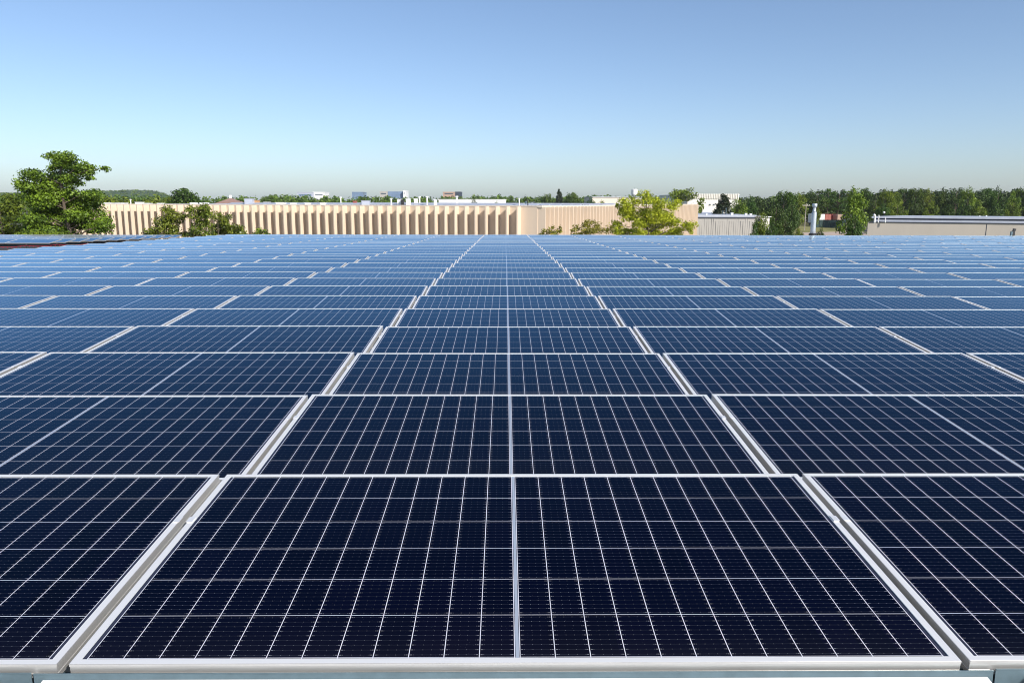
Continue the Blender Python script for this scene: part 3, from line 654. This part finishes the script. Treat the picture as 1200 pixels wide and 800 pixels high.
# the big pine at left
pine = [(48,233,14,8),(60,226,13,8),(70,240,14,8),(85,248,14,8),(60,250,15,8),(90,260,14,8),(75,262,14,8),(98,240,12,7),(70,230,13,8),(40,252,13,8),(48,268,13,8),(82,236,12,7),(36,224,9,7),(58,212,12,7),(77,184,12,5),(91,188,14,7),(111,196,9,4.5),(63,192,11,6),(50,195,7,5),(84,199,18,6),(44,205,13,7),(66,209,16,8),(88,212,12,7),(36,217,8,7),(52,220,14,7),(103,209,5,2),
        (41,230,12,8),(79,226,14,8),(104,228,14,6),(61,236,15,8),(91,239,14,7),(44,243,14,7),(70,248,14,7),(97,251,13,7),(114,255,11,7),(125,265,11,6),(106,266,14,8),(80,270,15,7),(56,259,17,8),(61,271,15,6),(118,197,5,3)]
shaped_tree('pine_tree', None, 77, 60, pine, M['leaf_pine'], 'tall leaning pine with layered crown rising above the left horizon', 0.115, dens=.85, flat=.9, depth=.8, seed=4, sub=11, grow=1.3, trunk_r=.26, top_px=80)
lefts = [(6,235,12,6),(22,240,12,8),(2,248,13,8),(28,256,13,8),(10,262,14,8),(36,268,14,7),(18,273,15,6),(0,272,12,7),(-15,245,14,10),(-20,265,16,9)]
shaped_tree('pine_tree', None, 8, 66, lefts, M['leaf_pine'], 'lower bushy pine at the left edge beside the tall leaning pine', 0.125, dens=.75, flat=.75, seed=9, sub=9)
lf = [(45,275,10,5),(60,277,10,4),(30,277,9,4),(78,277,9,4)]
shaped_tree('bush', None, 52, 52, lf, M['leaf_mid'], 'light green bush top just below the tall leaning pine', 0.11, seed=12)
# glossy trees in front of the beige wall
shaped_tree('magnolia_tree', None, 198, 62, [(193,246,7,5),(202,252,9,7),(192,258,8,8),(208,257,8,6),(199,265,11,8),(185,270,8,7),(207,272,9,6),(180,275,6,5),(196,277,12,5),(214,276,7,4),(217,254,4,3)], M['leaf_magnolia'], 'leftmost glossy dark green tree in front of the beige fins', 0.10, 'glossy trees in front of the beige fins', .8, seed=21)
shaped_tree('magnolia_tree', None, 235, 61, [(240,243,6,4),(226,248,7,6),(236,251,9,7),(245,253,6,5),(230,260,8,7),(241,262,8,5),(234,270,9,5),(228,276,8,4),(244,274,8,5)], M['leaf_magnolia'], 'glossy dark green tree with gaps, middle one before the beige fins', 0.10, 'glossy trees in front of the beige fins', .9, seed=22)
shaped_tree('magnolia_tree', None, 262, 63, [(254,254,6,5),(259,261,8,6),(267,257,6,5),(270,266,8,5),(258,270,10,6),(272,273,10,4),(281,269,5,5),(284,275,5,3),(250,276,8,4)], M['leaf_magnolia'], 'rounded glossy green tree, right one of three before the beige fins', 0.10, 'glossy trees in front of the beige fins', 1.0, seed=23)
shaped_tree('shrub', None, 306, 58, [(303,272,5,4),(309,270,4,3),(312,275,5,3),(299,276,5,2)], M['leaf_magnolia'], 'small shrub top poking up right of the glossy trees', 0.10, seed=24, dens=.7)
# bright tree and shrubs in front of the long lit side wall
bright = [(759,228,8,5),(750,236,9,6),(729,236,7,5),(732,245,9,7),(743,243,9,7),(764,237,11,7),(773,245,11,8),(785,240,8,6),(795,237,5,4),(752,251,13,8),(737,253,9,6),(770,256,13,8),(784,254,9,7),(791,261,9,6),(803,264,8,6),(758,263,13,7),(776,267,13,7),(791,270,11,5),(745,263,8,6),(726,264,8,6),(807,269,4,4),(724,240,4,4),(722,272,8,4),(745,271,10,5),(760,274,11,4),(775,275,10,4),(735,273,9,4),(790,275,9,4)]
shaped_tree('broadleaf_tree', None, 760, 64, bright, M['leaf_bright'], 'bright yellow-green tree in front of the sunlit end of the beige building', 0.10, dens=.75, seed=31, sub=9, grow=1.2)
shaped_tree('broadleaf_tree', None, 806, 190, [(788,228,5,3),(797,226,7,4),(806,225,7,4),(812,230,5,4),(803,232,9,4),(819,236,5,5),(823,243,4,4),(816,246,4,3),(793,234,6,4)], M['leaf_mid'], 'open mid green tree behind the end of the beige building', 0.36, dens=.7, seed=32)
shaped_tree('shrub', None, 645, 56, [(640,272,5,3),(646,268,4,3.5),(652,271,5,3),(636,275,5,2),(648,274,7,2.5),(657,267,2,3)], M['leaf_shrub'], 'small yellowish shrub by the corner of the beige building', 0.09, seed=33, dens=.6)
shaped_tree('shrub', None, 690, 58, [(671,270,4,3),(680,267,6,4),(690,261,6,4),(686,271,8,4),(700,264,6,4),(697,271,8,4),(708,270,6,4),(677,275,8,2.5),(714,266,4,3)], M['leaf_shrub'], 'wide olive shrub left of the bright yellow-green tree', 0.09, seed=34, dens=.6)

# trees seen farther off: a few crowns shared by many trees, height 1
def proto(kind, seed, mat, leaf, dens):
    rng = np.random.default_rng(seed); cl, limbs = [], []
    if kind == 'round':
        for k in range(34):
            d = rng.normal(size=3); d /= np.linalg.norm(d); d *= rng.uniform(.45, .95); c = np.array([0, 0, .62]) + d * np.array([.36, .36, .31]); q = rng.uniform(.09, .15); cl.append((c, np.array([q, q, q * .8]))); limbs.append(c)
    elif kind == 'tall':
        for k in range(38):
            z = rng.uniform(.22, .97); rr_ = .27 * math.sqrt(max(.08, 1 - ((z - .55) / .46) ** 2)); a = rng.uniform(0, 6.28); q = rng.uniform(.07, .12)
            c = np.array([rr_ * math.cos(a), rr_ * math.sin(a), z]) * np.array([rng.uniform(.5, 1)] * 2 + [1]); cl.append((c, np.array([q, q, q * .85]))); limbs.append(c)
    elif kind == 'pine':
        for k in range(34):
            z = rng.uniform(.42, .98); rr_ = .24 * (1.15 - abs(z - .7) * 1.7); a = rng.uniform(0, 6.28); q = rng.uniform(.07, .12)
            c = np.array([rr_ * math.cos(a), rr_ * math.sin(a), z]); cl.append((c, np.array([q, q, q * .5]))); limbs.append(c)
    elif kind == 'cone':
        for k in range(85):
            z = rng.uniform(.05, .97); rr_ = .30 * (1 - z) + .02; a = rng.uniform(0, 6.28); q = .05 + .06 * (1 - z)
            c = np.array([rr_ * math.cos(a), rr_ * math.sin(a), z]); cl.append((c, np.array([q, q, q * .8]))); limbs.append(c)
    V, T = leaf_cloud(rng, cl, dens, leaf)
    return leaf_mesh('crown', V, T, mat), wood((0, 0, 0), (0, 0, .9), .022, limbs[::2], random.Random(seed), .012).mesh('trunk', M['bark'])
PR = {('round', 0): proto('round', 1, M['leaf_wood'], 0.026, .55), ('round', 1): proto('round', 2, M['leaf_mid'], 0.026, .55), ('round', 2): proto('round', 3, M['leaf_far'], .034, .5),
      ('tall', 0): proto('tall', 4, M['leaf_wood'], 0.024, .55), ('tall', 1): proto('tall', 5, M['leaf_mid'], 0.024, .55), ('tall', 2): proto('tall', 6, M['leaf_far'], .03, .5),
      ('pine', 0): proto('pine', 7, M['leaf_wood'], 0.022, .55), ('pine', 1): proto('pine', 8, M['leaf_wood'], 0.022, .55), ('cone', 0): proto('cone', 9, M['leaf_dark'], .024, 1.0)}
tr = random.Random(77)
def tree(kind, v, x, ytop, wpx, D, lab, group=None):
    P = at(x, ytop, D); h = max(1.5, P.z); wid = wpx * px(D); base = {'round': .86, 'tall': .68, 'pine': .66, 'cone': .70}[kind]
    t = empty({'cone': 'conifer', 'pine': 'pine_tree'}.get(kind, 'broadleaf_tree'), loc=(P.x, P.y, 0), rz=tr.uniform(0, 6.28)); t.scale = (wid / base, wid / base, h)
    tag(t, lab, 'tree', group); link('crown', PR[(kind, v)][0], t); link('trunk', PR[(kind, v)][1], t); return t
tree('cone', 0, 849, 227.5, 40, 185, 'very dark conifer in front of the white building')
tree('round', 1, 866, 230.0, 26, 195, 'mid green tree just right of the dark conifer')
tree('round', 0, 879, 231.5, 20, 205, 'darker green tree between the dark conifer and the tall trees')
tree('round', 1, 893, 244.5, 23, 110, 'small green tree with pale trunk at the end of the grey building')
tree('round', 0, 884, 262, 18, 70, 'low dark bush at the foot of the small green tree')
tree('tall', 0, 919, 224.5, 30, 170, 'tall dark green tree, left of the utility pole')
tree('round', 0, 929, 241, 24, 160, 'dark round tree low in front of the utility pole')
tree('round', 0, 911, 238, 32, 150, 'dark broad tree between the small green tree and the tall dark one')
tree('tall', 0, 927, 227, 24, 185, 'second tall dark tree, right of the first and behind it')
tree('round', 0, 921, 252, 28, 118, 'very dark low tree below the tall dark green tree')
tree('round', 0, 905, 259, 18, 100, 'small dark bush right of the small green tree')
tree('tall', 1, 938, 227.5, 24, 250, 'mid green tree directly behind the utility pole')
tree('round', 1, 957, 241, 12, 225, 'small light green tree right behind the flue')
tree('round', 0, 962.5, 264.6, 13, 95, 'dark rounded bush beside the foot of the flue')
tree('round', 1, 935, 265, 16, 120, 'low green shrub left of the flue')
tree('tall', 1, 1004, 223.5, 39, 105, 'large yellowish green tree at the corner of the pale building')
tree('round', 0, 1003, 252, 22, 98, 'dark understorey tree below the large yellowish tree')
kinds = [('pine', 0, 'dark pine'), ('round', 0, 'dark broad tree'), ('tall', 1, 'lighter green tree'), ('pine', 1, 'straight dark pine'), ('round', 1, 'bright broad tree'), ('tall', 0, 'dark tall tree')]
row = [(949, 223, 1), (959, 222, 0), (971, 221.5, 3), (984, 222.5, 0), (994, 221.5, 3), (1016, 221, 5), (1027, 224, 0), (1039, 223.5, 2), (1050, 222, 4), (1061, 219.8, 0), (1074, 221, 5),
       (1092, 217.8, 4), (1108, 221, 1), (1122, 220.5, 3), (1135, 221, 2), (1149, 222.5, 1), (1160, 221, 5), (1172, 219.5, 1), (1186, 220.5, 4), (1199, 220.5, 5), (1214, 221, 1), (1230, 219, 4)]
for i, (x, y, k) in enumerate(row):
    kd, v, nm = kinds[k]; Dd = (240 if x > 1010 else 300) + tr.uniform(-14, 14)
    tree(kd, v, x, y, tr.uniform(20, 27), Dd, '%s, %s from the left along the right-hand wood' % (nm, ORD[i + 1]), 'trees along the right-hand wood')
# low fringe in front of the wood
for i, (x, y, v) in enumerate([(1034, 238, 0), (1052, 236, 1), (1072, 239, 0), (1090, 233, 1), (1112, 240, 0), (1130, 236, 0), (1150, 232, 1), (1168, 240, 0), (1188, 234, 1)]):
    tree('round', v, x, y, tr.uniform(20, 26), 215 + tr.uniform(-8, 8), 'low bushy tree at the wood edge behind the pale building, %s from left' % ORD[i + 1], 'bushy trees at the right wood edge')
# standing out of the far treeline
shaped_tree('broadleaf_tree', None, 215, 240, [(215,231,11,8),(206,234,7,6),(224,234,7,6),(212,226,7,5),(220,227,6,5),(203,239,6,5),(229,239,6,5),(215,240,12,6),(215,224,5,3)], M['leaf_wood'], 'large round dark tree standing above the beige roof at left', .42, seed=61, dens=1.1)
tree('round', 2, 319, 224.6, 15, 430, 'rounded tree crest above the treeline right of the hipped roof')
tree('round', 2, 309, 226.5, 10, 430, 'smaller tree crest just left of the rounded crest')
tree('round', 2, 641, 223.6, 14, 420, 'single rounded tree top left of the pointed tree on the far treeline')
tree('cone', 0, 655.5, 221.6, 17, 420, 'pointed dark tree top standing on the far treeline')
tree('round', 2, 671, 221.2, 22, 330, 'largest round green tree on the treeline behind the beige corner')
tree('round', 2, 697.5, 224.4, 15, 380, 'tree crest above the grey-tan building')
tree('round', 0, 668, 228.5, 20, 300, 'dark tree in front of the largest round treeline tree')
tree('round', 0, 692, 230.6, 15, 260, 'dark green tree at the left end of the grey-tan building')
tree('round', 1, 704, 232.5, 14, 240, 'small olive tree in front of the grey-tan building')
tree('round', 1, 584, 233.2, 14, 180, 'small yellowish tree at the right end of the long white building')
tree('round', 0, 556, 230.5, 12, 190, 'small dark tree in front of the long white building')

# woods that read as one mass
def mass(name, lab, x0, x1, ytops, D0, D1, n, mat, leaf, seed, wpx=(14, 24)):
    rng = np.random.default_rng(seed); cl = []
    for i in range(n):
        D = rng.uniform(D0, D1); x = rng.uniform(x0, x1); yt = np.interp(x, [p[0] for p in ytops], [p[1] for p in ytops]) + rng.uniform(-.7, 1.6)
        P = at(x, yt, D); h = max(3.0, P.z); wd = min(rng.uniform(*wpx) * px(D), h * .9) * .5
        for k in range(16):
            d = rng.normal(size=3); d /= np.linalg.norm(d); d *= rng.uniform(.5, .95); q = rng.uniform(.28, .42)
            c = np.array([P.x, P.y, h * .56]) + d * np.array([wd, wd, h * .40]); cl.append((c, np.array([wd * q, wd * q, max(.5, h * .13)])))
    V, T = leaf_cloud(rng, cl, .42, leaf)
    o = link(name, leaf_mesh(name, V, T, mat)); return tag(o, lab, 'woods', kind='stuff')
mass('far_woods', 'far green treeline running behind the beige building', -80, 760, [(-80, 226), (60, 227), (190, 229), (290, 229.5), (330, 227.5), (400, 229), (480, 229.5), (540, 228.5), (600, 229), (760, 228)], 400, 560, 330, M['leaf_far'], .95, 41)
mass('distant_woods', 'low distant treeline along the horizon behind the white building', 690, 1300, [(690, 228.2), (800, 228.6), (880, 230), (950, 227), (1300, 226)], 560, 700, 140, M['leaf_far'], 1.2, 42)
mass('right_woods', 'dense dark wood behind the front trees at right', 862, 1330, [(862, 231), (915, 231), (940, 225), (960, 223), (1060, 222.5), (1330, 221)], 300, 380, 260, M['leaf_shade'], .62, 43, (18, 28))
mass('left_woods', 'green woods in front of the hill between the pine and the round tree', 96, 212, [(96, 229), (212, 230)], 250, 330, 60, M['leaf_mid'], .55, 44)

# wooded hill on the left horizon
hill = MB(); NX, NY = 60, 14; Pc = at(140, 236, 1500); hw = 90 * px(1500); hgt = at(150, 221.6, 1500).z
prof = [(100, 224.5), (115, 222.6), (135, 222.0), (150, 221.3), (172, 221.4), (186, 223.6), (196, 228), (215, 236)]
vs, fs = [], []
for j in range(NY + 1):
    for i in range(NX + 1):
        x = -40 + i * (215 + 40) / NX; yt = np.interp(x, [-40, 0] + [p[0] for p in prof], [226, 225] + [p[1] for p in prof]); k = j / NY
        Dh = 1350 + 500 * k; top = at(x, yt, 1500); z = (max(0, top.z)) * math.sin(math.pi * min(1, k * 1.6) / 2 if k < .625 else math.pi / 2) * (1 if k < .7 else 1 - (k - .7) / .3 * .6)
        vs.append((top.x * Dh / 1500, Dh, z - 1 + 1.5 * math.sin(i * 2.3 + j) * .4))
for j in range(NY):
    for i in range(NX): a = j * (NX + 1) + i; fs.append((a, a + 1, a + NX + 2, a + NX + 1))
hill.add(vs, fs); ho = hill.build('hill', M['leaf_far'] if False else plain('wooded_hillside', (0.035, 0.07, 0.02), 0.95, 0, .4, .02), None, True); tag(ho, kind='structure')
rng = np.random.default_rng(51); cl = []
for i in range(900):
    x = rng.uniform(-40, 214); yt = np.interp(x, [-40, 0] + [p[0] for p in prof], [226, 225] + [p[1] for p in prof]); k = rng.uniform(.05, .68); Dh = 1350 + 500 * k; top = at(x, yt, 1500)
    z = max(0, top.z) * math.sin(math.pi * min(1, k * 1.6) / 2); cl.append((np.array([top.x * Dh / 1500, Dh, z - 3.5]), np.array([6, 6, 4.2])))
V, T = leaf_cloud(rng, cl, .5, 2.4); tag(link('hill_woods', leaf_mesh('hill_woods', V, T, M['leaf_far'])), 'hazy blue-green woods covering the hill on the left horizon', 'woods', kind='stuff')

# ------------------------------------------------------------------ summer haze
hz_ = MB(); hz_.box(-2950, 2950, -290, 2950, -1.0, 75.0)
mt = bpy.data.materials.new('haze'); mt.use_nodes = True; t_ = mt.node_tree
for n_ in list(t_.nodes):
    if n_.type == 'BSDF_PRINCIPLED': t_.nodes.remove(n_)
pv = t_.nodes.new('ShaderNodeVolumePrincipled'); pv.inputs['Density'].default_value = 0.00006; pv.inputs['Color'].default_value = (0.80, 0.88, 1.0, 1); pv.inputs['Anisotropy'].default_value = 0.0
t_.links.new(pv.outputs[0], [n_ for n_ in t_.nodes if n_.type == 'OUTPUT_MATERIAL'][0].inputs['Volume'])
ho = hz_.build('haze', mt); tag(ho, kind='stuff')
